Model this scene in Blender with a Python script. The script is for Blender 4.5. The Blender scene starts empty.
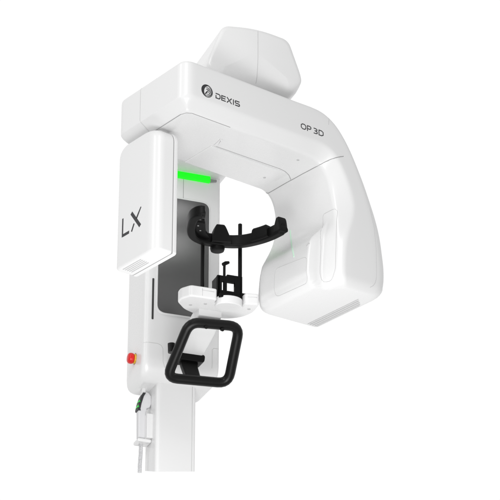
import bpy, bmesh, math
from mathutils import Vector, Matrix
from mathutils.bvhtree import BVHTree

R = math.radians
H_TOP = 1.375
sc = bpy.context.scene
col = sc.collection

# ------------------------------------------------------------------ camera
cam_d = bpy.data.cameras.new('camera')
cam = bpy.data.objects.new('camera', cam_d)
col.objects.link(cam)
cam_d.lens = 158.4
cam_d.sensor_width = 36
cam_d.clip_start = 0.1
cam_d.clip_end = 200
cam.location = (0.29365, -8.8166, -3.0941)
cam.rotation_euler = (R(115), 0, 0)
sc.camera = cam

# ------------------------------------------------------------------ world and lamps
sc.view_settings.view_transform = 'Standard'
sc.view_settings.look = 'None'
sc.view_settings.exposure = 0
sc.view_settings.gamma = 1
world = bpy.data.worlds.new('World')
sc.world = world
world.use_nodes = True
wn = world.node_tree
wn.nodes.clear()
w_out = wn.nodes.new('ShaderNodeOutputWorld')
w_bg = wn.nodes.new('ShaderNodeBackground')
w_bg.inputs['Color'].default_value = (1, 1, 1, 1)
w_bg.inputs['Strength'].default_value = 1.0
wn.links.new(w_bg.outputs[0], w_out.inputs[0])
# surroundings shaped for the light: white behind, dimmer in front and overhead, dimmest below
w_tc = wn.nodes.new('ShaderNodeTexCoord')
w_xyz = wn.nodes.new('ShaderNodeSeparateXYZ')
wn.links.new(w_tc.outputs['Generated'], w_xyz.inputs[0])


def wmath(op, a, b):
    n = wn.nodes.new('ShaderNodeMath')
    n.operation = op
    for i, q in enumerate((a, b)):
        if isinstance(q, (int, float)):
            n.inputs[i].default_value = q
        else:
            wn.links.new(q, n.inputs[i])
    return n.outputs[0]


def wramp(sock, lo, hi, v0, v1):
    n = wn.nodes.new('ShaderNodeMapRange')
    n.interpolation_type = 'SMOOTHSTEP'
    n.inputs['From Min'].default_value = lo
    n.inputs['From Max'].default_value = hi
    n.inputs['To Min'].default_value = v0
    n.inputs['To Max'].default_value = v1
    wn.links.new(sock, n.inputs['Value'])
    return n.outputs['Result']


w_room = wmath('ADD', wramp(w_xyz.outputs['Z'], -0.9, 0.0, 0.36, 0.56), wramp(w_xyz.outputs['X'], -0.9, 0.9, 0.10, 0.0))
w_back = wramp(w_xyz.outputs['Y'], 0.25, 0.60, 0.0, 1.0)
w_inv = wmath('SUBTRACT', 1.0, w_back)
wn.links.new(wmath('ADD', wmath('MULTIPLY', w_room, w_inv), wmath('MULTIPLY', w_back, 1.02)), w_bg.inputs['Strength'])


def area(name, loc, target, size, power, size_y=None, colour=(1, 1, 1)):
    d = bpy.data.lights.new(name, 'AREA')
    d.energy = power
    d.color = colour
    d.size = size
    if size_y:
        d.shape = 'RECTANGLE'
        d.size_y = size_y
    o = bpy.data.objects.new(name, d)
    col.objects.link(o)
    o.location = loc
    o.rotation_euler = (Vector(target) - Vector(loc)).to_track_quat('-Z', 'Y').to_euler()
    return o


area('softbox_low', (0.35, -3.6, -2.0), (0.1, -0.6, 0.8), 2.2, 82, 1.0)
area('underside_fill', (0.25, -1.05, -0.58), (0.30, -0.95, 1.0), 1.0, 6.8, 0.5)  # added fill lamp out of view below, to whiten the undersides
area('strip_front', (-0.6, -5.0, 3.1), (0, -0.5, 0.9), 0.6, 72, 2.6)
area('strip_left', (-4.2, -3.0, 3.0), (-0.3, -0.8, 1.0), 0.5, 42, 3.0)


area('mirror_fill', (0.075, -0.25, H_TOP - 0.06), (0.16, -0.5, H_TOP + 0.0), 0.34, 0.95, 0.06).data.spread = R(110)  # added lamp hidden behind the beam, to brighten what the mirror reflects


# ------------------------------------------------------------------ materials
def mat(name, base, rough=0.4, metal=0.0, emit=None, strength=0.0, coat=0.0, bump=0.0, scale=400, spec=0.5):
    m = bpy.data.materials.new(name)
    m.use_nodes = True
    nt = m.node_tree
    b = nt.nodes['Principled BSDF']
    b.inputs['Base Color'].default_value = (*base, 1)
    b.inputs['Roughness'].default_value = rough
    b.inputs['Metallic'].default_value = metal
    b.inputs['Specular IOR Level'].default_value = spec
    b.inputs['Coat Weight'].default_value = coat
    b.inputs['Coat Roughness'].default_value = 0.12
    if emit:
        b.inputs['Emission Color'].default_value = (*emit, 1)
        b.inputs['Emission Strength'].default_value = strength
    if bump:
        tc = nt.nodes.new('ShaderNodeTexCoord')
        nz = nt.nodes.new('ShaderNodeTexNoise')
        nz.inputs['Scale'].default_value = scale
        nz.inputs['Detail'].default_value = 3
        bp = nt.nodes.new('ShaderNodeBump')
        bp.inputs['Strength'].default_value = bump
        bp.inputs['Distance'].default_value = 0.001
        nt.links.new(tc.outputs['Object'], nz.inputs['Vector'])
        nt.links.new(nz.outputs['Fac'], bp.inputs['Height'])
        nt.links.new(bp.outputs['Normal'], b.inputs['Normal'])
        # faint unevenness of the gloss
        mr = nt.nodes.new('ShaderNodeMapRange')
        mr.inputs['To Min'].default_value = max(0.02, rough - 0.05)
        mr.inputs['To Max'].default_value = rough + 0.05
        nt.links.new(nz.outputs['Fac'], mr.inputs['Value'])
        nt.links.new(mr.outputs['Result'], b.inputs['Roughness'])
    return m


M_WHITE = mat('white_lacquer', (0.75, 0.75, 0.75), 0.27, bump=0.03, scale=900)
M_SEAM = mat('seam_gap', (0.30, 0.30, 0.30), 0.8)
M_SEAM_SOFT = mat('seam_gap_soft', (0.50, 0.50, 0.50), 0.8)
M_BLACK = mat('black_plastic', (0.004, 0.004, 0.004), 0.45, bump=0.08, scale=700, spec=0.14)
M_RUBBER = mat('black_grip', (0.005, 0.005, 0.005), 0.34, bump=0.05, scale=700, spec=0.22)
M_INK = mat('lettering_ink', (0.025, 0.025, 0.028), 0.5)
M_DARK = mat('dark_grey_plastic', (0.022, 0.022, 0.024), 0.5)
M_MIRROR = mat('tinted_mirror', (0.15, 0.15, 0.15), 0.20, metal=1.0)
M_BUTTON = mat('green_button', (0.0, 0.35, 0.02), 0.4, emit=(0.0, 0.8, 0.05), strength=0.2)
M_GREEN = mat('green_lamp', (0.0, 0.4, 0.0), 0.5, emit=(0.0, 0.74, 0.006), strength=1.0)
M_LASER = mat('laser_line', (0.60, 0.86, 0.68), 0.5)  # projected laser light put into a pale green base colour
M_RED = mat('red_button', (0.62, 0.008, 0.008), 0.3)
M_YELLOW = mat('yellow_collar', (0.70, 0.40, 0.02), 0.4)
M_STEEL = mat('grey_metal', (0.5, 0.5, 0.5), 0.35, metal=0.6)
M_HAND = mat('handset_white', (0.64, 0.64, 0.65), 0.45, bump=0.03, scale=900)


# ------------------------------------------------------------------ mesh helpers
class MB:
    def __init__(self):
        self.v = []
        self.f = []
        self.m = []

    def add(self, verts, faces, mi=0):
        o = len(self.v)
        self.v += [tuple(p) for p in verts]
        for f in faces:
            self.f.append(tuple(i + o for i in f))
            self.m.append(mi)

    def loft(self, rings, mi=0, closed=True, cap0=True, cap1=True):
        n = len(rings[0])
        o = len(self.v)
        for r in rings:
            self.v += [tuple(p) for p in r]
        for k in range(len(rings) - 1):
            for i in range(n if closed else n - 1):
                j = (i + 1) % n
                self.f.append((o + k * n + i, o + k * n + j, o + (k + 1) * n + j, o + (k + 1) * n + i))
                self.m.append(mi)
        if cap0:
            self.f.append(tuple(o + i for i in reversed(range(n))))
            self.m.append(mi)
        if cap1:
            self.f.append(tuple(o + (len(rings) - 1) * n + i for i in range(n)))
            self.m.append(mi)

    def tube(self, path, r, mi=0, n=10, closed=False, caps=True, flat=None):
        pts = [Vector(p) for p in path]
        N = len(pts)
        rings = []
        up = None
        for i, p in enumerate(pts):
            if closed:
                t = (pts[(i + 1) % N] - pts[i - 1]).normalized()
            else:
                t = (pts[min(i + 1, N - 1)] - pts[max(i - 1, 0)]).normalized()
            if up is None:
                a = Vector((0, 0, 1)) if abs(t.z) < 0.9 else Vector((0, 1, 0))
                up = (a - t * a.dot(t)).normalized()
            else:
                up = (up - t * up.dot(t)).normalized()
            s = t.cross(up)
            rr = r[i] if isinstance(r, (list, tuple)) else r
            rings.append([p + (up * math.cos(2 * math.pi * k / n) + s * math.sin(2 * math.pi * k / n)) * rr for k in range(n)])
        if closed:
            rings.append(rings[0])
        self.loft(rings, mi, True, caps and not closed, caps and not closed)

    def build(self, name, mats, parent=None, smooth=True, wn=True, loc=None, rotz=None):
        me = bpy.data.meshes.new(name)
        me.from_pydata(self.v, [], self.f)
        me.validate()
        bm = bmesh.new()
        bm.from_mesh(me)
        bmesh.ops.remove_doubles(bm, verts=bm.verts, dist=1e-6)
        bmesh.ops.recalc_face_normals(bm, faces=bm.faces)
        for e in bm.edges:
            if len(e.link_faces) == 2 and e.calc_face_angle(0) > R(38):
                e.smooth = False
        bm.to_mesh(me)
        bm.free()
        if not isinstance(mats, (list, tuple)):
            mats = [mats]
        for m in mats:
            me.materials.append(m)
        o = bpy.data.objects.new(name, me)
        col.objects.link(o)
        if parent:
            o.parent = parent
        if loc:
            o.location = loc
        if rotz is not None:
            o.rotation_euler = (0, 0, rotz)
        if smooth:
            for p in me.polygons:
                p.use_smooth = True
            if wn:
                md = o.modifiers.new('normals', 'WEIGHTED_NORMAL')
                md.keep_sharp = True
                md.weight = 100
        return o

    # note: material indices are kept per face by from_pydata order
    def build_m(self, name, mats, parent=None, **k):
        o = self.build(name, mats, parent, **k)
        return o


def set_mats(o, idx):
    for p, i in zip(o.data.polygons, idx):
        p.material_index = i


def roundpoly(pts, rad, n=5):
    """round each corner of a closed 2D polygon; always n points per corner"""
    out = []
    N = len(pts)
    for i in range(N):
        p = Vector(pts[i]).to_2d()
        a = Vector(pts[i - 1]).to_2d() - p
        b = Vector(pts[(i + 1) % N]).to_2d() - p
        r = rad[i] if isinstance(rad, (list, tuple)) else rad
        ra = min(r, a.length * 0.49)
        rb = min(r, b.length * 0.49)
        A = p + a.normalized() * ra
        B = p + b.normalized() * rb
        for k in range(n):
            t = k / (n - 1)
            out.append((A * (1 - t) ** 2 + p * 2 * t * (1 - t) + B * t * t))
    return out


def inset(poly, d):
    """move a closed convex-ish 2D polygon inwards by d"""
    N = len(poly)
    area2 = sum(poly[i - 1].x * poly[i].y - poly[i].x * poly[i - 1].y for i in range(N))
    sgn = 1 if area2 > 0 else -1
    out = []
    for i in range(N):
        e1 = poly[i] - poly[i - 1]
        e2 = poly[(i + 1) % N] - poly[i]
        if e1.length < 1e-9:
            e1 = e2
        if e2.length < 1e-9:
            e2 = e1
        n1 = Vector((-e1.y, e1.x)).normalized() * sgn
        n2 = Vector((-e2.y, e2.x)).normalized() * sgn
        nn = (n1 + n2)
        if nn.length < 1e-6:
            nn = n1
        nn.normalize()
        c = max(0.35, nn.dot(n1))
        out.append(poly[i] + nn * (d / c))
    return out


def prism(mb, outline, place, d0, d1, r0=0.0, r1=0.0, mi=0, n=5):
    """extrude a 2D outline (list of Vectors) from depth d0 to d1 with rounded rims; place(u, v, d) -> xyz"""
    rings = []
    s = 1 if d1 > d0 else -1
    if r0 > 0:
        for k in range(n):
            t = k / n * math.pi / 2
            rings.append((inset(outline, r0 * (1 - math.sin(t))), d0 + s * r0 * (1 - math.cos(t))))
        rings.append((outline, d0 + s * r0))
    else:
        rings.append((outline, d0))
    if r1 > 0:
        rings.append((outline, d1 - s * r1))
        for k in range(1, n + 1):
            t = k / n * math.pi / 2
            rings.append((inset(outline, r1 * (1 - math.cos(t))), d1 - s * r1 * (1 - math.sin(t))))
    else:
        rings.append((outline, d1))
    mb.loft([[place(p.x, p.y, d) for p in o] for o, d in rings], mi)


XY = lambda u, v, d: (u, v, d)
XZ = lambda u, v, d: (u, d, v)
YZ = lambda u, v, d: (d, u, v)


def box(mb, x0, x1, y0, y1, z0, z1, r=0.004, rc=None, mi=0):
    rc = r if rc is None else rc
    o = roundpoly([(x0, y0), (x1, y0), (x1, y1), (x0, y1)], rc)
    prism(mb, o, XY, z0, z1, r, r, mi)


def stroke(mb, pts, w, place, d, th=0.0008, closed=False, mi=0):
    """flat pen stroke along a 2D polyline, mitred, w wide (number or list)"""
    P = [Vector(p).to_2d() for p in pts]
    N = len(P)
    L, Rr = [], []
    for i in range(N):
        if closed:
            a, b = P[i] - P[i - 1], P[(i + 1) % N] - P[i]
        else:
            a = P[i] - P[max(i - 1, 0)] if i > 0 else P[1] - P[0]
            b = P[i + 1] - P[i] if i < N - 1 else a
        a, b = a.normalized(), b.normalized()
        na, nb = Vector((-a.y, a.x)), Vector((-b.y, b.x))
        nn = (na + nb).normalized()
        c = max(0.4, nn.dot(na))
        ww = (w[i] if isinstance(w, (list, tuple)) else w) / 2 / c
        L.append(P[i] + nn * ww)
        Rr.append(P[i] - nn * ww)
    rng = range(N if closed else N - 1)
    for i in rng:
        j = (i + 1) % N
        q = [L[i], L[j], Rr[j], Rr[i]]
        top = [place(p.x, p.y, d) for p in q]
        bot = [place(p.x, p.y, d + th) for p in q]
        mb.add(top + bot, [(0, 1, 2, 3), (7, 6, 5, 4), (0, 4, 5, 1), (1, 5, 6, 2), (2, 6, 7, 3), (3, 7, 4, 0)], mi)


def arc(cx, cy, r, a0, a1, n=16):
    return [(cx + r * math.cos(R(a0 + (a1 - a0) * k / n)), cy + r * math.sin(R(a0 + (a1 - a0) * k / n))) for k in range(n + 1)]


def sm(t):
    t = max(0.0, min(1.0, t))
    return t * t * (3 - 2 * t)


def interp(x, tab):
    if x <= tab[0][0]:
        return tab[0][1]
    for (x0, y0), (x1, y1) in zip(tab, tab[1:]):
        if x <= x1:
            return y0 + (y1 - y0) * (x - x0) / (x1 - x0)
    return tab[-1][1]


def empty(name, loc, rotz, parent=None):
    o = bpy.data.objects.new(name, None)
    col.objects.link(o)
    o.location = loc
    o.rotation_euler = (0, 0, rotz)
    o.empty_display_size = 0.1
    if parent:
        o.parent = parent
    return o


# ------------------------------------------------------------------ the x-ray unit
H = 1.375                        # height of the column frame's zero (top of the carriage) above the foot
unit = empty('dental_x_ray_unit', (0, 0, 0), R(21))
unit['label'] = 'tall white dental x-ray unit with C-shaped arm and black grip frame'
unit['category'] = 'x-ray machine'

ARM_LOC = (-0.38632, -1.10030, H - 0.054)
ARM_ROT = R(17)


def K(mb_or_none=None):
    return None


def kplace(pl):
    """the same placing function lifted to the column frame's height"""
    return lambda u, v, d: (lambda p: (p[0], p[1], p[2] + H))(pl(u, v, d))


def lift(pts):
    return [(p[0], p[1], p[2] + H) for p in pts]


# ---- rotating arm: one loft from the beam's free end to the sensor's foot
B1 = 0.455
ST = [  # outer a, z ; inner a, z ; chamfer b, chamfer v, front outer radius
    (0.060, 0.000, 0.060, -0.205, 0.045, 0.045, 0.012),
    (0.100, 0.000, 0.100, -0.205, 0.045, 0.045, 0.012),
    (0.200, 0.000, 0.200, -0.205, 0.045, 0.045, 0.012),
    (0.300, 0.000, 0.300, -0.205, 0.045, 0.045, 0.012),
    (0.400, 0.000, 0.400, -0.205, 0.045, 0.045, 0.012),
    (0.500, 0.000, 0.500, -0.205, 0.045, 0.045, 0.012),
    (0.570, 0.000, 0.570, -0.205, 0.045, 0.045, 0.012),
    (0.620, 0.001, 0.620, -0.205, 0.045, 0.046, 0.012),
    (0.665, 0.001, 0.660, -0.205, 0.046, 0.048, 0.012),
    (0.710, -0.003, 0.700, -0.208, 0.048, 0.050, 0.013),
    (0.752, -0.017, 0.728, -0.216, 0.050, 0.052, 0.015),
    (0.795, -0.044, 0.752, -0.232, 0.052, 0.056, 0.018),
    (0.835, -0.086, 0.772, -0.258, 0.052, 0.060, 0.020),
    (0.872, -0.136, 0.785, -0.292, 0.050, 0.064, 0.024),
    (0.908, -0.196, 0.795, -0.333, 0.048, 0.070, 0.028),
    (0.945, -0.265, 0.803, -0.382, 0.044, 0.076, 0.032),
    (0.980, -0.338, 0.808, -0.430, 0.040, 0.076, 0.038),
    (1.012, -0.410, 0.808, -0.475, 0.036, 0.060, 0.045),
    (1.036, -0.485, 0.803, -0.530, 0.032, 0.040, 0.050),
    (1.050, -0.560, 0.798, -0.590, 0.030, 0.028, 0.055),
    (1.057, -0.625, 0.793, -0.645, 0.030, 0.026, 0.055),
    (1.056, -0.680, 0.790, -0.695, 0.030, 0.026, 0.055),
    (1.050, -0.715, 0.791, -0.722, 0.030, 0.026, 0.055),
]
G = [(-0.80, .072), (-0.745, .076), (-0.70, .084), (-0.60, .084), (-0.55, .080), (-0.51, .066), (-0.47, .052), (-0.43, .040), (-0.36, .020), (-0.29, .008), (-0.22, 0.0), (0, 0)]


def bulge(b, z):
    g = interp(z, G)
    lo = sm((b - 0.05) / 0.40)
    hi = sm((b - 0.084) / 0.018)
    k = sm((-0.44 - z) / 0.09)
    return g * (lo * (1 - k) + hi * k) + 0.018 * k * sm((b - 0.03) / 0.05) * (1 - hi)


def section(Oa, Oz, Ia, Iz, cb, cv, rof, b0=0.0, b1=B1, d=0.0):
    """ring of (a, b, z); d shrinks the section all round"""
    O, I = Vector((Oa, Oz)), Vector((Ia, Iz))
    dr = (I - O)
    T = dr.length
    dr.normalize()
    rr = 0.012
    poly = [(b1 - d, d), (b0 + d, d), (b0 + d, T - d - cv), (b0 + d + cb, T - d), (b1 - d - cb, T - d), (b1 - d, T - d - cv)]
    rad = [0.02, rof, 0.014, 0.014, 0.014, 0.014]
    rp = roundpoly(poly, rad, 6)
    ring = []
    for c in range(6):
        ring += rp[c * 6:(c + 1) * 6]
        nxt = rp[((c + 1) * 6) % 36]
        last = rp[c * 6 + 5]
        m = {0: 5, 1: 4, 2: 2, 3: 60, 4: 2, 5: 4}[c]
        for k in range(1, m + 1):
            ring.append(last.lerp(nxt, k / (m + 1)))
    out = []
    for p in ring:
        b, v = p.x, p.y
        z = O.y + dr.y * v
        w = sm((v / T - 0.45) / 0.4)
        v2 = v + bulge(b, z) * w
        q = O + dr * v2
        out.append((q.x, b, q.y))
    return out


def lerp_st(s, t, k):
    return tuple(a + (b - a) * k for a, b in zip(s, t))


def smooth_table(tab, sub=3):
    """Catmull-Rom resampling of the station table"""
    out = []
    for i in range(len(tab) - 1):
        p0, p1, p2, p3 = tab[max(i - 1, 0)], tab[i], tab[i + 1], tab[min(i + 2, len(tab) - 1)]
        for k in range(sub):
            t = k / sub
            out.append(tuple(0.5 * ((2 * b) + (-a + c) * t + (2 * a - 5 * b + 4 * c - d) * t * t + (-a + 3 * b - 3 * c + d) * t ** 3) for a, b, c, d in zip(p0, p1, p2, p3)))
    out.append(tab[-1])
    return out


rings = []
# free end: plan corners of 5 cm radius, the bottom chamfer runs round the end too
rc = 0.050
for a in (0.0, 0.0025, 0.006, 0.011, 0.018, 0.026, 0.035, 0.045):
    h = rc - math.sqrt(max(0.0, rc * rc - (rc - a) ** 2))
    zb = -0.160 - min(a, 0.045)
    e = 0.012 - min(a, 0.012)
    top = -(0.012 - math.sqrt(max(0, 0.012 ** 2 - e ** 2)))
    c = max(0.004, min(0.045, a))
    rings.append(section(a, top, a, zb, c, c, 0.012, h, B1 + 0.020 - h))
full = smooth_table(ST, 3)
split_k = None
for s in full:
    if split_k is None and s[2] > 0.738:
        split_k = len(rings)
    rings.append(section(*s, b1=B1 + 0.020 * (1 - sm((s[0] - 0.05) / 0.30))))
# rounded foot of the sensor housing
last = ST[-1]
for k in range(1, 8):
    t = k / 7 * math.pi / 2
    dd = 0.036 * (1 - math.cos(t))
    dz = 0.046 * math.sin(t)
    rings.append([(p[0], p[1], p[2] - dz) for p in section(*last, d=dd)])
nR = len(rings[0])
arm_all = MB()
arm_all.loft(rings)
tmp = bpy.data.meshes.new('tmp_arm')
tmp.from_pydata(arm_all.v, [], arm_all.f)
bmt = bmesh.new()
bmt.from_mesh(tmp)
bmesh.ops.recalc_face_normals(bmt, faces=bmt.faces)
bmt.to_mesh(tmp)
bmt.free()
vn = [v.normal.copy() for v in tmp.vertices]
arm_bvh = BVHTree.FromPolygons([v.co.copy() for v in tmp.vertices], [tuple(p.vertices) for p in tmp.polygons])


def arm_piece(name, k0, k1, mats, cap0, cap1):
    vs, ns, fs = [], [], []
    for k in range(k0, k1 + 1):
        vs += rings[k]
        ns += vn[k * nR:(k + 1) * nR]
    for k in range(k1 - k0):
        for i in range(nR):
            j = (i + 1) % nR
            fs.append((k * nR + i, k * nR + j, (k + 1) * nR + j, (k + 1) * nR + i))
    if cap0:
        fs.append(tuple(reversed(range(nR))))
    if cap1:
        fs.append(tuple((k1 - k0) * nR + i for i in range(nR)))
    me = bpy.data.meshes.new(name)
    me.from_pydata(vs, [], fs)
    # orientation as in the full mesh
    if me.polygons[0].normal.dot(ns[fs[0][0]]) < 0:
        me.flip_normals()
    for p in me.polygons:
        p.use_smooth = True
    for m in mats:
        me.materials.append(m)
    caps = [p.index for p in me.polygons if len(p.vertices) > 4]
    me.normals_split_custom_set_from_vertices(ns)
    if caps:
        ln = []
        for p in me.polygons:
            for vi in p.vertices:
                ln.append(p.normal.copy() if p.index in caps else ns[vi])
        me.normals_split_custom_set(ln)
    o = bpy.data.objects.new(name, me)
    col.objects.link(o)
    o.parent = unit
    o.location = ARM_LOC
    o.rotation_euler = (0, 0, ARM_ROT)
    return o


beam = arm_piece('rotating_arm', 0, split_k, [M_WHITE], True, False)
sensor = arm_piece('sensor_housing', split_k, len(rings) - 1, [M_WHITE], False, True)
bpy.data.meshes.remove(tmp)


def on_arm(pts, direction, bvh=None, step=0.006):
    """drop a 2D polyline onto the arm: direction 'front' (a, z), 'under' (a, b), 'inner' (b, z), 'end' (b, z)"""
    bvh = bvh or arm_bvh
    dense = []
    for p, q in zip(pts, pts[1:]):
        n = max(1, int(math.dist(p, q) / step))
        for k in range(n):
            dense.append((p[0] + (q[0] - p[0]) * k / n, p[1] + (q[1] - p[1]) * k / n))
    dense.append(pts[-1])
    out = []
    for u, v in dense:
        if direction == 'front':
            h = bvh.ray_cast(Vector((u, -0.5, v)), Vector((0, 1, 0)))
        elif direction == 'under':
            h = bvh.ray_cast(Vector((u, v, -0.5)), Vector((0, 0, 1)))
        elif direction == 'inner':
            h = bvh.ray_cast(Vector((0.4, u, v)), Vector((1, 0, 0)))
        elif direction == 'foot':
            h = bvh.ray_cast(Vector((u, v, -1.5)), Vector((0, 0, 1)))
        else:
            h = bvh.ray_cast(Vector((-0.5, u, v)), Vector((1, 0, 0)))
        if h[0] is not None:
            out.append(h[0])
    return out


# seams: fine grooves drawn as half-sunk beads
s = MB()
s.tube(on_arm([(0.045, 0.36), (0.045, 0.085), (0.055, 0.060), (0.075, 0.051), (0.268, 0.051)], 'under'), 0.0014, n=6)
s.build('panel_seam', M_SEAM, beam, wn=False)
s = MB()
s.tube(on_arm([(0.322, 0.217), (0.655, 0.213), (0.685, 0.216), (0.715, 0.226), (0.736, 0.240)], 'under'), 0.0013, n=6)
s.build('panel_seam', M_SEAM, beam, wn=False)
s = MB()
s.tube(on_arm([(0.305, -0.002), (0.305, -0.150), (0.290, -0.203)], 'end'), 0.0012, n=6)
s.build('panel_seam', M_SEAM_SOFT, beam, wn=False)
s = MB()
s.tube(on_arm([(0.750, -0.022), (0.746, -0.056)], 'front'), 0.0009, n=6)
s.build('panel_seam', M_SEAM_SOFT, beam, wn=False)
# the joint between beam and sensor housing, on the inner side and round the front edge
path = on_arm([(0.739, 0.412), (0.738, 0.268)], 'under')
path += [Vector(p) for p in ((0.739, 0.218, -0.222), (0.739, 0.167, -0.222), (0.74, 0.117, -0.223), (0.74, 0.096, -0.223), (0.741, 0.074, -0.223), (0.742, 0.054, -0.222), (0.747, 0.045, -0.219), (0.753, 0.037, -0.214), (0.76, 0.029, -0.21), (0.763, 0.025, -0.208), (0.767, 0.021, -0.205), (0.771, 0.017, -0.203), (0.775, 0.013, -0.201), (0.779, 0.009, -0.2), (0.783, 0.005, -0.198), (0.788, 0.002, -0.196), (0.794, 0.001, -0.193), (0.801, 0.0, -0.19), (0.809, 0.0, -0.186), (0.817, -0.0, -0.183), (0.825, -0.0, -0.179))]
s = MB()
s.tube(path, 0.0015, n=6)
s.build('joint_seam', M_SEAM, sensor, wn=False)

# swivel pocket under the beam's free end: shallow step with a lit edge
pk = MB()
o = roundpoly([(0.300, 0.222), (0.735, 0.222), (0.735, 0.405), (0.300, 0.405)], [0.004, 0.03, 0.004, 0.004])
prism(pk, o, XY, -0.2095, -0.200, 0.003, 0.0)
pk.build('rear_cover', M_WHITE, beam)
pk = MB()
o = roundpoly([(0.294, 0.150), (0.306, 0.150), (0.324, 0.205), (0.306, 0.214)], 0.004)
prism(pk, o, XY, -0.2120, -0.200, 0.004, 0.0)
pk.build('latch_tab', M_WHITE, beam)
for (a, b, z) in ((0.665, 0.104, -0.2055), (0.650, 0.310, -0.2100)):
    c = MB()
    o = [Vector((a + 0.006 * math.cos(t * math.pi / 8), b + 0.006 * math.sin(t * math.pi / 8))) for t in range(16)]
    prism(c, o, XY, z - 0.0008, z + 0.003, 0.0005, 0)
    c.build('screw_cap', M_SEAM_SOFT, beam)

# lettering on the beam
FR = XZ
t = MB()
d = -0.0006
x0, zb, ch = 0.1545, -0.1305, 0.0245
w = 0.0044


def letters(word_strokes, x, adv):
    for st in word_strokes:
        pts = [(x + p[0], p[1]) for p in st]
        yield pts


cw = 0.0225
gap = 0.0062
LET = {
    'D': [[(0.000, ch - w / 2), (cw * .78, ch - w / 2), (cw, ch * .74), (cw, ch * .26), (cw * .78, w / 2), (0.002, w / 2), (0.002, ch * .60)]],
    'E': [[(cw, ch - w / 2), (0.002, ch - w / 2), (0.002, w / 2), (cw, w / 2)], [(0.002, ch / 2), (cw * .92, ch / 2)]],
    'X': [[(0, ch), (cw * 1.05, 0)], [(cw * 1.05, ch), (cw * .66, ch * .60)], [(cw * .39, ch * .40), (0, 0)]],
    'I': [[(w / 2, ch), (w / 2, 0)]],
    'S': [[(cw, ch - w / 2), (cw * .14, ch - w / 2), (0.001, ch * .80), (0.001, ch * .62), (cw * .14, ch * .5), (cw * .86, ch * .5), (cw, ch * .38), (cw, ch * .2), (cw * .86, w / 2), (0, w / 2)]],
}
x = x0
for chh in 'DEXIS':
    for st in LET[chh]:
        stroke(t, [(x + p[0], zb + p[1]) for p in st], w, FR, d)
    x += (cw if chh != 'I' else w) + gap + (0.002 if chh == 'X' else 0)
t.build('lettering', M_INK, beam, smooth=False)

# round emblem: dark disc, open on the right, with rippling arcs
t = MB()
cx, cz, r = 0.1115, -0.1125, 0.0285
stroke(t, arc(cx, cz, r - 0.0016, 0, 360, 40)[:-1], 0.0030, FR, d, closed=True)
n = 22
ang = [62 + (266 - 62) * k / n for k in range(n + 1)]
wid = [0.0010 + 0.0115 * math.sin(math.pi * k / n) ** 1.2 for k in range(n + 1)]
pts = [(cx + (r - 0.002 - wd / 2) * math.cos(R(a)), cz + (r - 0.002 - wd / 2) * math.sin(R(a))) for a, wd in zip(ang, wid)]
stroke(t, pts, wid, FR, d)
for rr, a0, a1, ww in ((0.0215, -120, 70, 0.0034), (0.0148, -105, 120, 0.0034), (0.0080, -60, 150, 0.0034)):
    pts = arc(cx + 0.0015, cz + 0.0005, rr, a0, a1, 20)
    wl = [0.0006 + ww * math.sin(math.pi * (0.06 + 0.88 * k / 20)) for k in range(21)]
    stroke(t, pts, wl, FR, d)
stroke(t, [(cx - 0.010, cz - 0.016), (cx - 0.001, cz - 0.006), (cx + 0.004, cz + 0.004)], [0.004, 0.006, 0.002], FR, d)
t.build('emblem', M_INK, beam, smooth=False)

# model lettering near the bend
t = MB()
h = 0.0265
w = 0.0040
zb = -0.1225
x = 0.5965


def oval(x, wd):
    return [(x + p[0], zb + p[1]) for p in [(wd * .28, h - w / 2), (wd * .72, h - w / 2), (wd, h * .72), (wd, h * .28), (wd * .72, w / 2), (wd * .28, w / 2), (0, h * .28), (0, h * .72)]]


stroke(t, oval(x + w / 2, 0.0245), w, FR, d, closed=True)
x = 0.6315
stroke(t, [(x, zb), (x, zb + h - w / 2), (x + .013, zb + h - w / 2), (x + .0185, zb + h * .82), (x + .0185, zb + h * .58), (x + .013, zb + h * .42), (x, zb + h * .42)], w, FR, d)
x = 0.6650
stroke(t, [(x, zb + h - w / 2), (x + .012, zb + h - w / 2), (x + .0175, zb + h * .84), (x + .0175, zb + h * .66), (x + .011, zb + h * .52), (x + .005, zb + h * .52)], w, FR, d)
stroke(t, [(x + .011, zb + h * .52), (x + .019, zb + h * .37), (x + .019, zb + h * .17), (x + .012, zb + w / 2), (x, zb + w / 2)], w, FR, d)
x = 0.6935
stroke(t, [(x, zb + w / 2), (x, zb + h - w / 2), (x + .014, zb + h - w / 2), (x + .0225, zb + h * .74), (x + .0225, zb + h * .26), (x + .014, zb + w / 2)], w, FR, d, closed=True)
t.build('lettering', M_INK, beam, smooth=False)


# ---- sensor housing details
def bead(name, pts, direction, r, m, parent, closed=False):
    q = on_arm(pts + ([pts[0]] if closed else []), direction)
    mb = MB()
    if closed:
        q = q[:-1]
    mb.tube(q, r, n=6, closed=closed)
    return mb.build(name, m, parent, wn=False)


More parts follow.
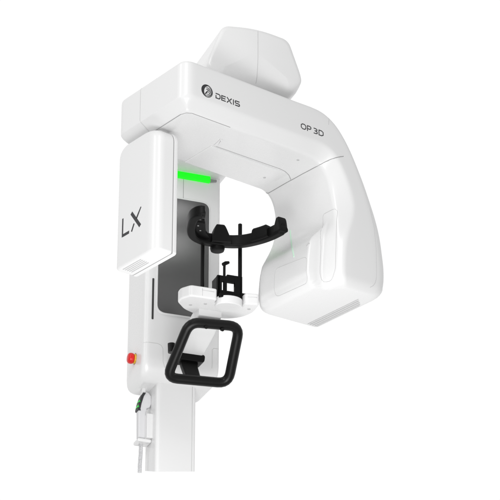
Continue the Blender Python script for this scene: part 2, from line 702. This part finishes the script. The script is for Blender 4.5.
rp = [tuple(p) for p in roundpoly([(0.318, -0.612), (0.108, -0.632), (0.108, -0.748), (0.318, -0.742)], 0.025, 6)]
bead('panel_outline', rp, 'inner', 0.0009, M_SEAM_SOFT, sensor, True)
rp = [(0.108, -0.412), (0.091, -0.411), (0.056, -0.411), (0.042, -0.412), (0.036, -0.422), (0.036, -0.470), (0.033, -0.525), (0.030, -0.593), (0.028, -0.658), (0.028, -0.690), (0.031, -0.703), (0.040, -0.727),
      (0.047, -0.737), (0.056, -0.742), (0.070, -0.742), (0.081, -0.738), (0.087, -0.728), (0.088, -0.700), (0.088, -0.645), (0.0885, -0.581), (0.0895, -0.548), (0.092, -0.520), (0.099, -0.487), (0.115, -0.450), (0.116, -0.423)]
bead('long_window_outline', rp, 'inner', 0.0009, M_SEAM_SOFT, sensor, True)
bead('panel_seam', [(0.965, -0.38), (0.985, -0.46), (0.993, -0.56), (0.992, -0.66), (0.990, -0.690), (0.984, -0.712), (0.974, -0.728), (0.958, -0.740)], 'front', 0.0008, M_SEAM_SOFT, sensor)
bead('small_slot', [(0.119, -0.579), (0.104, -0.572)], 'inner', 0.0035, M_SEAM_SOFT, sensor)
lz = on_arm([(0.310, -0.414), (0.304, -0.439), (0.300, -0.452), (0.294, -0.466), (0.284, -0.483), (0.269, -0.503), (0.245, -0.527), (0.226, -0.547), (0.214, -0.564), (0.203, -0.589), (0.198, -0.601)], 'inner')
mb = MB()
mb.tube(lz, 0.0030, n=6)
mb.build('laser_line', M_LASER, sensor, wn=False)  # laser light on the housing, drawn as a coloured strip
# vent slots along the outer lower edge
vg = MB()
for k, (a0, a1) in enumerate(((0.962, 0.966), (0.972, 0.980), (0.986, 0.994), (1.000, 1.006), (1.011, 1.014))):
    o = roundpoly([(a0, 0.085 + 0.012 * k), (a1, 0.085 + 0.012 * k), (a1, 0.415), (a0, 0.415)], 0.003)
    z = on_arm([((a0 + a1) / 2, 0.25), ((a0 + a1) / 2, 0.251)], 'foot')
    zz = z[0].z if z else -0.75
    prism(vg, o, XY, zz - 0.0010, zz + 0.004, 0, 0)
vg.build('vent_grille', M_SEAM_SOFT, sensor, smooth=False)


# ---- tube head: front cover and back plate, hanging from the free end
def slab_rings(a0, a1, b0, b1, zt, zb, r00, r10, rback, rtop_n, rtop_f, rbot, n=7):
    """z stations of a rounded rectangle in (a, b)"""
    zs = []
    for k in range(n + 1):
        tt = k / n * math.pi / 2
        zs.append((zt - rtop_n * (1 - math.cos(tt)), math.sin(tt)))
    out = []
    # bottom to top list of (z, shrink_near, shrink_far, shrink_all)
    lv = []
    for k in range(n + 1):
        tt = k / n * math.pi / 2
        lv.append((zb + rbot * (1 - math.sin(tt)), 0, 0, rbot * (1 - math.cos(tt))))
    lv = lv[::-1]
    lv[0] = (zb, 0, 0, rbot)
    res = []
    for k in range(n + 1):
        tt = k / n * math.pi / 2
        res.append((zb + rbot * (1 - math.cos(tt)), 0, 0, rbot * (1 - math.sin(tt))))
    rt = 0.012
    for k in range(n + 1):
        tt = k / n * math.pi / 2
        res.append((zt - rtop_n + rtop_n * math.sin(tt), rtop_n * (1 - math.cos(tt)), rtop_f * (1 - math.cos(tt)), rt * (1 - math.cos(tt)) ** 2))
    for z, sn, sf, sa in res:
        A0, A1, Bn, Bf = a0 + sa, a1 - sa * .25, b0 + sn + sa, b1 - sf - sa
        o = roundpoly([(A0, Bn), (A1, Bn), (A1, Bf), (A0, Bf)], [r00, rback, rback, r10], 9)
        out.append([(p.x, p.y, z) for p in o])
    return out


def arm_part(mb, name, mats, **k):
    return mb.build(name, mats, unit, loc=ARM_LOC, rotz=ARM_ROT, **k)


th = MB()
th.loft(slab_rings(0.0, 0.083, 0.180, 0.455, -0.222, -0.772, 0.060, 0.022, 0.006, 0.055, 0.060, 0.010))
head = arm_part(th, 'tube_head', M_WHITE)
th = MB()
th.loft(slab_rings(0.0845, 0.105, 0.178, 0.457, -0.220, -0.772, 0.003, 0.003, 0.010, 0.055, 0.060, 0.008))
th.build('back_plate', M_WHITE, head)
th = MB()
th.loft(slab_rings(0.080, 0.090, 0.181, 0.454, -0.224, -0.770, 0.002, 0.002, 0.002, 0.055, 0.060, 0.004))
th.build('gasket', M_SEAM, head)
# the neck that joins tube head and beam
nk = MB()
o = roundpoly([(0.050, 0.23), (0.098, 0.23), (0.098, 0.43), (0.050, 0.43)], 0.02)
prism(nk, o, XY, -0.26, -0.20, 0, 0)
nk.build('mounting_neck', M_WHITE, head)

ED = YZ
t = MB()
d = -0.0006
stroke(t, [(0.4085, -0.558), (0.4085, -0.641)], 0.0085, ED, d)
stroke(t, [(0.404, -0.635), (0.362, -0.635)], 0.0125, ED, d)
stroke(t, [(0.349, -0.556), (0.286, -0.636)], 0.0150, ED, d)
stroke(t, [(0.283, -0.553), (0.302, -0.5785), (0.3135, -0.594)], [0.006, 0.009, 0.009], ED, d)
stroke(t, [(0.3285, -0.610), (0.345, -0.640)], [0.0085, 0.0085], ED, d)
t.build('lettering', M_INK, head, smooth=False)
t = MB()
for k in range(5):
    a = 0.016 + 0.0105 * k
    o = roundpoly([(a, 0.300 + 0.002 * k), (a + 0.0042, 0.300 + 0.002 * k), (a + 0.0042, 0.425), (a, 0.425)], 0.0018)
    prism(t, o, XY, -0.7728, -0.7700, 0, 0)
t.build('vent_grille', M_SEAM_SOFT, head, smooth=False)


# ---- upper shelf
sh = MB()
rg = []
prof = [(-0.165, 0), (0.165, 0), (0.212, 1), (0.207, 2), (0.148, 0.257), (0.0, 0.276), (-0.148, 0.266), (-0.207, 2), (-0.212, 1)]


def shelf_ring(y, zb, zm, ins):
    pts = []
    for x, z in prof:
        if z == 0:
            zz = zb
        elif z == 1:
            zz = zm
        elif z == 2:
            zz = 0.105
        else:
            zz = z - ins
        k = 1 - ins / 0.2
        pts.append((x * k, max(zz, zb)))
    o = roundpoly(pts, [0.02, 0.02, 0.03, 0.025, 0.03, 0.10, 0.03, 0.025, 0.03], 7)
    return [(p.x, y + 0.45 * p.x * p.x, p.y + H) for p in o]


front = []
for k in range(13):
    tt = k / 12 * math.pi / 2
    e = 0.012 * (1 - math.sin(min(1, k / 4) * math.pi / 2))
    front.append((-0.900 + 0.062 * (1 - math.cos(tt)) - 0.0, 0.066 - 0.062 * math.sin(tt), 0.078 - 0.030 * math.sin(tt), e))
front[0] = (-0.9008, 0.070, 0.082, 0.014)
for y, zb, zm, ins in front + [(-0.5, 0.004, 0.048, 0.0), (-0.44, 0.005, 0.048, 0.0), (-0.32, 0.016, 0.050, 0), (-0.26, 0.020, 0.052, 0), (0.26, 0.020, 0.052, 0)]:
    rg.append(shelf_ring(y, zb, zm, ins))
cap = []
for k in (0.04, 0.3, 0.55, 0.8, 0.93, 0.985):
    cap.append([(p[0] * k, -0.9008 + 0.45 * (p[0] * k) ** 2, (p[2] - H - 0.16) * k + 0.16 + H) for p in rg[0]])
rg = cap + rg
sh.loft(rg)
shelf = sh.build('overhead_shelf', M_WHITE, unit)
dg = bpy.context.evaluated_depsgraph_get()
sbvh = BVHTree.FromPolygons([v.co.copy() for v in shelf.data.vertices], [tuple(p.vertices) for p in shelf.data.polygons])
pts = []
for k in range(40):
    z = 0.262 - 0.236 * k / 39
    h = sbvh.ray_cast(Vector((0.004, -1.5, z + H)), Vector((0, 1, 0)))
    if h[0] is not None:
        pts.append(h[0])
s = MB()
s.tube(pts, 0.0011, n=6)
s.build('panel_seam', M_SEAM_SOFT, shelf, wn=False)
# unseen turret between shelf and arm, widened and darkened to deepen the gap's shade
tr = MB()
c = (-0.031, -0.793)
o = [Vector((c[0] + 0.16 * math.cos(k * math.pi / 24), c[1] + 0.13 + 0.16 * math.sin(k * math.pi / 24))) for k in range(48)]
prism(tr, o, kplace(XY), -0.060, 0.030, 0, 0)
tr.build('turret', M_SEAM, unit)


# ---- column and carriage
cl = MB()
o = roundpoly([(-0.092, 0.060), (0.087, 0.060), (0.087, 0.215), (-0.092, 0.215)], [0.022, 0.010, 0.01, 0.02], 7)
cl.loft([[(p.x, p.y, 0.004 + 0.127 * p.x + 0.35 * (p.y - 0.06)) for p in o], [(p.x, p.y, H - 0.90) for p in o]])
column = cl.build('column', M_WHITE, unit)
s = MB()
s.tube([(0.070, 0.0596, 0.0140), (0.070, 0.0596, 0.44)], 0.0008, n=6)
s.build('edge_seam', M_SEAM_SOFT, column, wn=False)

ca = MB()
rg = []
for z, y0, ix, y1 in ((0.03, 0.0, 0, .25), (-0.3, 0, 0, .25), (-0.6, 0, 0, .25), (-0.85, 0, 0, .25), (-0.885, 0.000, 0, .25), (-0.900, 0.002, 0.0, .25), (-0.915, 0.006, 0.0, .25),
                      (-0.930, 0.013, 0.001, .25), (-0.945, 0.022, 0.003, .25), (-0.958, 0.033, 0.007, .248), (-0.968, 0.046, 0.013, .244), (-0.976, 0.062, 0.022, .236), (-0.980, 0.080, 0.032, .226)):
    o = roundpoly([(-0.176 + ix, y0), (0.172 - ix, y0), (0.172 - ix, y1), (-0.176 + ix, y1)], [0.030, 0.012, 0.02, 0.03], 8)
    rg.append([(p.x, p.y, z + H) for p in o])
ca.loft(rg)
carr = ca.build('carriage', M_WHITE, unit)
cbvh = BVHTree.FromPolygons([v.co.copy() for v in carr.data.vertices], [tuple(p.vertices) for p in carr.data.polygons])


def on_front(pts, step=0.006):
    out = []
    for p, q in zip(pts, pts[1:]):
        n = max(1, int(math.dist(p, q) / step))
        for k in range(n + (1 if q is pts[-1] else 0)):
            u, v = p[0] + (q[0] - p[0]) * k / n, p[1] + (q[1] - p[1]) * k / n
            h = cbvh.ray_cast(Vector((u, -1, v + H)), Vector((0, 1, 0)))
            if h[0] is not None:
                out.append(h[0])
    return out


s = MB()
s.tube(on_front([(-0.172, -0.822), (-0.112, -0.822), (-0.096, -0.828), (-0.088, -0.842), (-0.086, -0.900), (-0.075, -0.925)]), 0.0010, n=6)
s.build('panel_seam', M_SEAM_SOFT, carr, wn=False)
s = MB()
s.tube(on_front([(0.168, -0.806), (0.146, -0.806), (0.138, -0.814), (0.138, -0.90)]), 0.0010, n=6)
s.build('panel_seam', M_SEAM_SOFT, carr, wn=False)
s = MB()
s.tube(on_front([(-0.005, -0.004), (-0.005, -0.112)]), 0.0012, n=6)
s.build('panel_seam', M_SEAM, carr, wn=False)
s = MB()
o = roundpoly([(-0.1425, -0.712), (-0.1335, -0.712), (-0.1335, -0.517), (-0.1425, -0.517)], 0.0035)
prism(s, o, kplace(XZ), -0.001, 0.004, 0, 0)
s.build('scale_slot', mat('slot_dark', (0.03, 0.03, 0.03), 0.6), carr, smooth=False)
# mirror with its pale rim
mr = MB()
o = roundpoly([(-0.127, -0.684), (0.124, -0.684), (0.124, -0.105), (-0.127, -0.105)], 0.045, 9)
prism(mr, o, kplace(XZ), -0.0065, 0.004, 0.004, 0)
rim = mr.build('mirror_frame', M_WHITE, carr)
mr = MB()
o = roundpoly([(-0.119, -0.676), (0.116, -0.676), (0.116, -0.113), (-0.119, -0.113)], 0.038, 9)
prism(mr, o, kplace(XZ), -0.0080, -0.004, 0.001, 0)
mr.build('mirror', M_MIRROR, carr)
# green status light under the shelf
gl = MB()
o = roundpoly([(-0.125, -0.008), (0.118, -0.008), (0.118, 0.024), (-0.125, 0.024)], 0.002)
prism(gl, o, kplace(XZ), -0.016, 0.010, 0.002, 0)
gl.build('status_light', M_GREEN, carr)
gl = MB()
o = roundpoly([(0.1185, -0.004), (0.152, 0.004), (0.152, 0.014), (0.1185, 0.014)], 0.002)
prism(gl, o, kplace(XZ), -0.006, 0.010, 0.002, 0)
gl.build('light_end_cap', M_SEAM, carr)

# emergency stop on the carriage's side
es = empty('emergency_stop', (-0.172, 0.118, H - 0.858), 0, unit)
es.scale = (1.0, 0.95, 0.95)


def disc_x(mb, x0, x1, r0, r1, n=24, rr=0.002):
    prof = [(x0, r0 - 0.0001 if r0 else 0.0), (x1 + rr, r1), (x1 + rr * .3, r1 - rr * .5), (x1, r1 - rr * 1.4)]
    mb.loft([[(x, r * math.cos(2 * math.pi * k / n), r * math.sin(2 * math.pi * k / n)) for k in range(n)] for x, r in prof])


q = MB()
disc_x(q, 0.004, -0.004, 0.030, 0.030)
q.build('base_ring', M_STEEL, es)
q = MB()
disc_x(q, -0.004, -0.011, 0.024, 0.022)
q.build('collar', M_YELLOW, es)
q = MB()
q.loft([[(x, r * math.cos(2 * math.pi * k / 24), r * math.sin(2 * math.pi * k / 24)) for k in range(24)]
        for x, r in ((-0.006, 0.017), (-0.012, 0.018), (-0.014, 0.024), (-0.022, 0.0260), (-0.031, 0.0245), (-0.036, 0.019), (-0.038, 0.009))])
q.build('knob', M_RED, es)

# ---- patient support: neck, chin tray, bite block, rods, head band
nk = MB()
rg = []
for y, hw0, hw1, zt, zb in ((0.02, 0.040, 0.050, -0.900, -0.955), (-0.10, 0.044, 0.054, -0.898, -0.950), (-0.20, 0.050, 0.056, -0.885, -0.935),
                            (-0.28, 0.054, 0.056, -0.862, -0.914), (-0.34, 0.052, 0.056, -0.822, -0.896), (-0.38, 0.048, 0.056, -0.805, -0.880), (-0.42, 0.044, 0.056, -0.805, -0.850)):
    o = roundpoly([(-0.030 - hw0, zb), (-0.030 + hw1, zb), (-0.030 + hw1, zt), (-0.030 - hw0, zt)], 0.010, 6)
    rg.append([(p.x, y, p.y + H) for p in o])
nk.loft(rg)
nk.build('support_neck', M_WHITE, unit)

tray = MB()
o = roundpoly([(-0.180, -0.486), (-0.150, -0.533), (-0.034, -0.533), (-0.032, -0.490), (0.086, -0.490), (0.088, -0.533), (0.148, -0.546), (0.154, -0.455),
               (0.125, -0.390), (0.060, -0.345), (-0.050, -0.345), (-0.130, -0.388), (-0.178, -0.446)], [.014, .012, .014, .014, .014, .014, .016, .03, .03, .04, .04, .02, .014], 6)
prism(tray, o, kplace(XY), -0.822, -0.772, 0.008, 0.005)
tr = tray.build('chin_tray', M_WHITE, unit)
for x, y in ((-0.120, -0.444), (-0.066, -0.476), (0.122, -0.490)):
    c = MB()
    oo = [Vector((x + 0.007 * math.cos(k * math.pi / 8), y + 0.007 * math.sin(k * math.pi / 8))) for k in range(16)]
    prism(c, oo, kplace(XY), -0.8235, -0.818, 0.0008, 0)
    c.build('screw_cap', M_SEAM_SOFT, tr)
c = MB()
c.tube(lift([(-0.100, -0.5334, -0.781), (-0.100, -0.5334, -0.814)]), 0.0008, n=6)
c.build('panel_seam', M_SEAM_SOFT, tr, wn=False)
c = MB()
c.tube(lift([(-0.100, -0.5332, -0.789), (-0.048, -0.5334, -0.789)]), 0.0008, n=6)
c.build('panel_seam', M_SEAM_SOFT, tr, wn=False)
c = MB()
c.tube(lift([(0.097, -0.5345, -0.789), (0.138, -0.5435, -0.789)]), 0.0008, n=6)
c.build('panel_seam', M_SEAM_SOFT, tr, wn=False)
c = MB()
oo = [Vector((0.028 + 0.058 * math.cos(k * math.pi / 24), -0.500 + 0.045 * math.sin(k * math.pi / 24))) for k in range(48)]
prism(c, oo, kplace(XY), -0.833, -0.797, 0.003, 0.003)
c.build('socket', M_WHITE, tr)

bb = MB()
for x0, x1, z0, z1 in ((-0.027, -0.0065, -0.800, -0.698), (0.0025, 0.016, -0.800, -0.698), (-0.0065, 0.0025, -0.800, -0.764), (-0.0065, 0.0025, -0.724, -0.698), (0.0505, 0.084, -0.790, -0.690), (0.016, 0.0505, -0.798, -0.764), (0.016, 0.0505, -0.724, -0.690)):
    o = roundpoly([(x0, z0), (x1, z0), (x1, z1), (x0, z1)], 0.002)
    prism(bb, o, kplace(XZ), -0.512, -0.498, 0.001, 0.001)
box(bb, -0.027, -0.014, -0.512, -0.445, H - 0.795, H - 0.700, 0.002)
box(bb, 0.072, 0.084, -0.512, -0.445, H - 0.790, H - 0.690, 0.002)
box(bb, -0.024, 0.066, -0.535, -0.450, H - 0.806, H - 0.788, 0.003)
box(bb, 0.080, 0.120, -0.512, -0.475, H - 0.772, H - 0.764, 0.002)
box(bb, -0.060, -0.02, -0.500, -0.470, H - 0.776, H - 0.768, 0.002)
bite = bb.build('bite_holder', M_BLACK, unit)
c = MB()
c.tube(lift([(0.006, -0.505, -0.700), (0.006, -0.505, -0.655), (0.006, -0.507, -0.646)]), 0.0055, n=10)
c.tube(lift([(-0.002, -0.51, -0.647), (0.012, -0.507, -0.637), (0.026, -0.503, -0.630)]), [0.0075, 0.0085, 0.006], n=10)
c.build('bite_stick', M_BLACK, bite)

rods = []
for x, zt in ((-0.082, -0.436), (0.0855, -0.431)):
    c = MB()
    c.tube(lift([(x, -0.48, -0.80), (x, -0.48, -0.60), (x, -0.48, zt - 0.002), (x, -0.48, zt)]), [0.0085, 0.0085, 0.0085, 0.006], n=14)
    c.build('support_rod', M_BLACK, unit)

# head band: horseshoe band, open towards the patient
bd = MB()
path = [(-0.170, -0.744), (-0.182, -0.740), (-0.194, -0.724), (-0.199, -0.692), (-0.190, -0.645), (-0.173, -0.590), (-0.146, -0.543), (-0.110, -0.515), (-0.070, -0.504), (-0.020, -0.507), (0.040, -0.521),
        (0.085, -0.548), (0.128, -0.598), (0.158, -0.650), (0.176, -0.700), (0.183, -0.728)]


def catmull(P, sub=5):
    out = []
    for i in range(len(P) - 1):
        p0, p1, p2, p3 = P[max(i - 1, 0)], P[i], P[i + 1], P[min(i + 2, len(P) - 1)]
        for k in range(sub):
            t = k / sub
            out.append(tuple(0.5 * ((2 * b) + (-a + c) * t + (2 * a - 5 * b + 4 * c - dd) * t * t + (-a + 3 * b - 3 * c + dd) * t ** 3) for a, b, c, dd in zip(p0, p1, p2, p3)))
    out.append(P[-1])
    return out


cp = catmull(path, 10)
rg = []
N = len(cp)
for i, p in enumerate(cp):
    a, b = Vector(cp[max(i - 1, 0)]), Vector(cp[min(i + 1, N - 1)])
    tg = (b - a).normalized()
    nr = Vector((-tg.y, tg.x))
    e = min(i, N - 1 - i)
    hw = 0.018 * (0.55 + 0.45 * sm(e / 8))
    zc = -0.540
    hh = 0.025 * (0.7 + 0.3 * sm(e / 8))
    sec = roundpoly([(-hw, -hh), (hw, -hh), (hw, hh), (-hw, hh)], 0.008, 4)
    rg.append([(p[0] + nr.x * q.x, p[1] + nr.y * q.x, zc + q.y + H) for q in sec])
bd.loft(rg)
band = bd.build('head_band', M_BLACK, unit)


def band_pad(name, i0, i1, z0, z1, t0, t1, ramp=2):
    mb = MB()
    rg = []
    for i in range(i0, i1 + 1):
        a, b = Vector(cp[max(i - 1, 0)]), Vector(cp[min(i + 1, N - 1)])
        tg = (b - a).normalized()
        nr = Vector((-tg.y, tg.x))
        e = min(i - i0, i1 - i)
        k = sm((e + 0.6) / ramp) * 0.72 + 0.28
        zz1 = z0 + (z1 - z0) * k
        sec = roundpoly([(t0, z0), (t1, z0), (t1, zz1), (t0, zz1)], 0.009, 5)
        p = Vector(cp[i]) + tg * (0.003 if i == N - 1 else -0.003 if i == 0 else 0)
        rg.append([(p[0] + nr.x * q.x, p[1] + nr.y * q.x, q.y + H) for q in sec])
    mb.loft(rg)
    return mb.build(name, M_BLACK, band)


band_pad('forehead_pad', 82, 98, -0.5605, -0.476, -0.034, 0.014, 6)
band_pad('temple_pad', 116, 131, -0.5605, -0.503, -0.030, 0.010, 2)
band_pad('temple_pad', 136, 150, -0.5605, -0.490, -0.021, 0.021, 6)
band_pad('temple_pad', 0, 12, -0.5605, -0.518, -0.019, 0.021, 3)
wb = MB()
o = roundpoly([(-0.186, -0.660), (-0.170, -0.580), (-0.120, -0.510), (-0.072, -0.490), (-0.072, -0.540), (-0.105, -0.580), (-0.135, -0.660)], 0.008)
prism(wb, o, kplace(XY), -0.548, -0.536, 0.002, 0.002)
wb.build('band_bracket', M_BLACK, band)
c = MB()
n = 20
c.loft([[(-0.020 + r * math.cos(2 * math.pi * k / n), -0.490 + r * math.sin(2 * math.pi * k / n), z + H) for k in range(n)]
        for z, r in ((-0.540, 0.030), (-0.570, 0.031), (-0.579, 0.028), (-0.583, 0.018))])
c.build('adjusting_knob', M_BLACK, band)
for x, y, z in ((-0.156, -0.630, -0.5485), (-0.132, -0.590, -0.5485)):
    c = MB()
    c.tube(lift([(x, y, z), (x, y, z + 0.003)]), 0.004, n=8)
    c.build('screw', M_STEEL, band)

# ---- grip frame
tl, trr, br, bl = (-0.118, -0.43, -0.893), (0.103, -0.43, -0.880), (0.120, -0.25, -1.066), (-0.153, -0.25, -1.079)


def rounded_loop(P, r, n=7, extra=6):
    out = []
    for i in range(4):
        p, a, b = Vector(P[i]), Vector(P[i - 1]), Vector(P[(i + 1) % 4])
        A = p + (a - p).normalized() * r
        Bq = p + (b - p).normalized() * r
        for k in range(n):
            t = k / (n - 1)
            out.append(A * (1 - t) ** 2 + p * 2 * t * (1 - t) + Bq * t * t)
        nx = Vector(P[(i + 1) % 4])
        e = nx + (p - nx).normalized() * r
        for k in range(1, extra):
            out.append(Bq.lerp(e, k / extra))
    return out


g = MB()
g.tube(lift(rounded_loop([tl, trr, br, bl], 0.048)), 0.0216, n=18, closed=True)
grip = g.build('grip_frame', M_RUBBER, unit, wn=False)
c = MB()
c.tube(lift([(-0.152, -0.30, -0.945), (-0.150, -0.30, -0.985)]), 0.016, n=12)
c.build('grip_lever', M_RUBBER, grip)
c = MB()
# yoke under the neck and the stem that carries the lower bar
o = roundpoly([(-0.096, -0.965), (0.032, -0.965), (0.036, -0.930), (-0.096, -0.930)], 0.012)
prism(c, o, kplace(XZ), -0.20, -0.13, 0.004, 0.004)
rg = []
for y, z, hw in ((-0.165, -0.945, 0.040), (-0.18, -0.99, 0.036), (-0.215, -1.04, 0.034), (-0.245, -1.07, 0.036)):
    o = roundpoly([(-0.030 - hw, -0.016), (-0.030 + hw, -0.016), (-0.030 + hw, 0.016), (-0.030 - hw, 0.016)], 0.008, 4)
    rg.append([(p.x, y + p.y, z + H) for p in o])
c.loft(rg)
c.build('grip_bracket', M_BLACK, grip)
for x in (-0.050, 0.022):
    c = MB()
    c.tube(lift([(x, -0.432, -0.905), (x, -0.445, -0.912)]), 0.008, n=10)
    c.build('clip_hole', M_BLACK, grip)

# ---- holder on the column's side
hd = MB()
box(hd, -0.118, -0.090, 0.105, 0.185, H - 1.216, H - 1.105, 0.004)
holder = hd.build('handset_holder', M_WHITE, unit)
hd = MB()
box(hd, -0.153, -0.092, 0.118, 0.184, H - 1.233, H - 1.2165, 0.006)
hd.build('cup', M_WHITE, holder)
hd = MB()
box(hd, -0.132, -0.116, 0.140, 0.168, H - 1.02, H - 0.975, 0.003)
hd.build('hanging_clip', M_WHITE, holder)

# ------------------------------------------------------------------ exposure handset
hs = empty('exposure_handset', (0, 0, 0), 0)
hs.matrix_world = Matrix.Rotation(R(21), 4, 'Z') @ Matrix.Translation((-0.133, 0.150, H - 1.215))
hs['label'] = 'small white hand switch with a coiled cable, green-lit button, hanging beside the column'
hs['category'] = 'handset'
b = MB()
rg = []
for z, x0, x1, hy in ((0.0, -0.013, 0.018, 0.013), (0.006, -0.016, 0.021, 0.016), (0.05, -0.017, 0.022, 0.017), (0.11, -0.018, 0.022, 0.018), (0.142, -0.020, 0.024, 0.019),
                      (0.150, -0.018, 0.040, 0.019), (0.165, -0.014, 0.047, 0.019), (0.20, -0.002, 0.046, 0.019), (0.214, 0.006, 0.036, 0.016), (0.219, 0.010, 0.028, 0.012)):
    o = roundpoly([(x0 * 0.9 + 0.001, -hy * 0.9), (x1 * 0.9, -hy * 0.9), (x1 * 0.9, hy * 0.9), (x0 * 0.9 + 0.001, hy * 0.9)], 0.006, 5)
    rg.append([(p.x, p.y, z) for p in o])
b.loft(rg)
hb = b.build('handset_body', M_HAND, hs)
p = MB()
rg = []
for z, x in ((0.128, -0.0185), (0.135, -0.0205), (0.160, -0.0160), (0.195, -0.006), (0.212, 0.003)):
    rg.append([(x, -0.0185, z), (x + 0.012, -0.0195, z), (x + 0.012, 0.0185, z), (x, 0.0175, z)])
p.loft(rg)
p.build('display_panel', M_DARK, hb, smooth=False)
p = MB()
for z0, z1, x0, x1 in ((0.141, 0.153, -0.0206, -0.0176), (0.166, 0.177, -0.0158, -0.0120)):
    p.add([(x0, -0.019, z0), (x1, -0.019, z1), (x1, -0.0202, z1), (x0 + 0.006, -0.0202, z0), (x0 - 0.0008, 0.012, z0), (x1 - 0.0008, 0.012, z1)],
          [(0, 1, 5, 4), (0, 3, 2, 1)])
p.build('button_light', M_BUTTON, hb, smooth=False)
c = MB()
c.tube([(0.002 + 0.0072 * math.cos(k * 0.6) + 0.0015 * math.sin(k * 0.021), 0.0072 * math.sin(k * 0.6), -0.002 - 0.00056 * k - 0.0008 * math.sin(k * 0.11)) for k in range(262)], 0.0022, n=6)
c.build('coiled_cable', M_HAND, hs, wn=False)
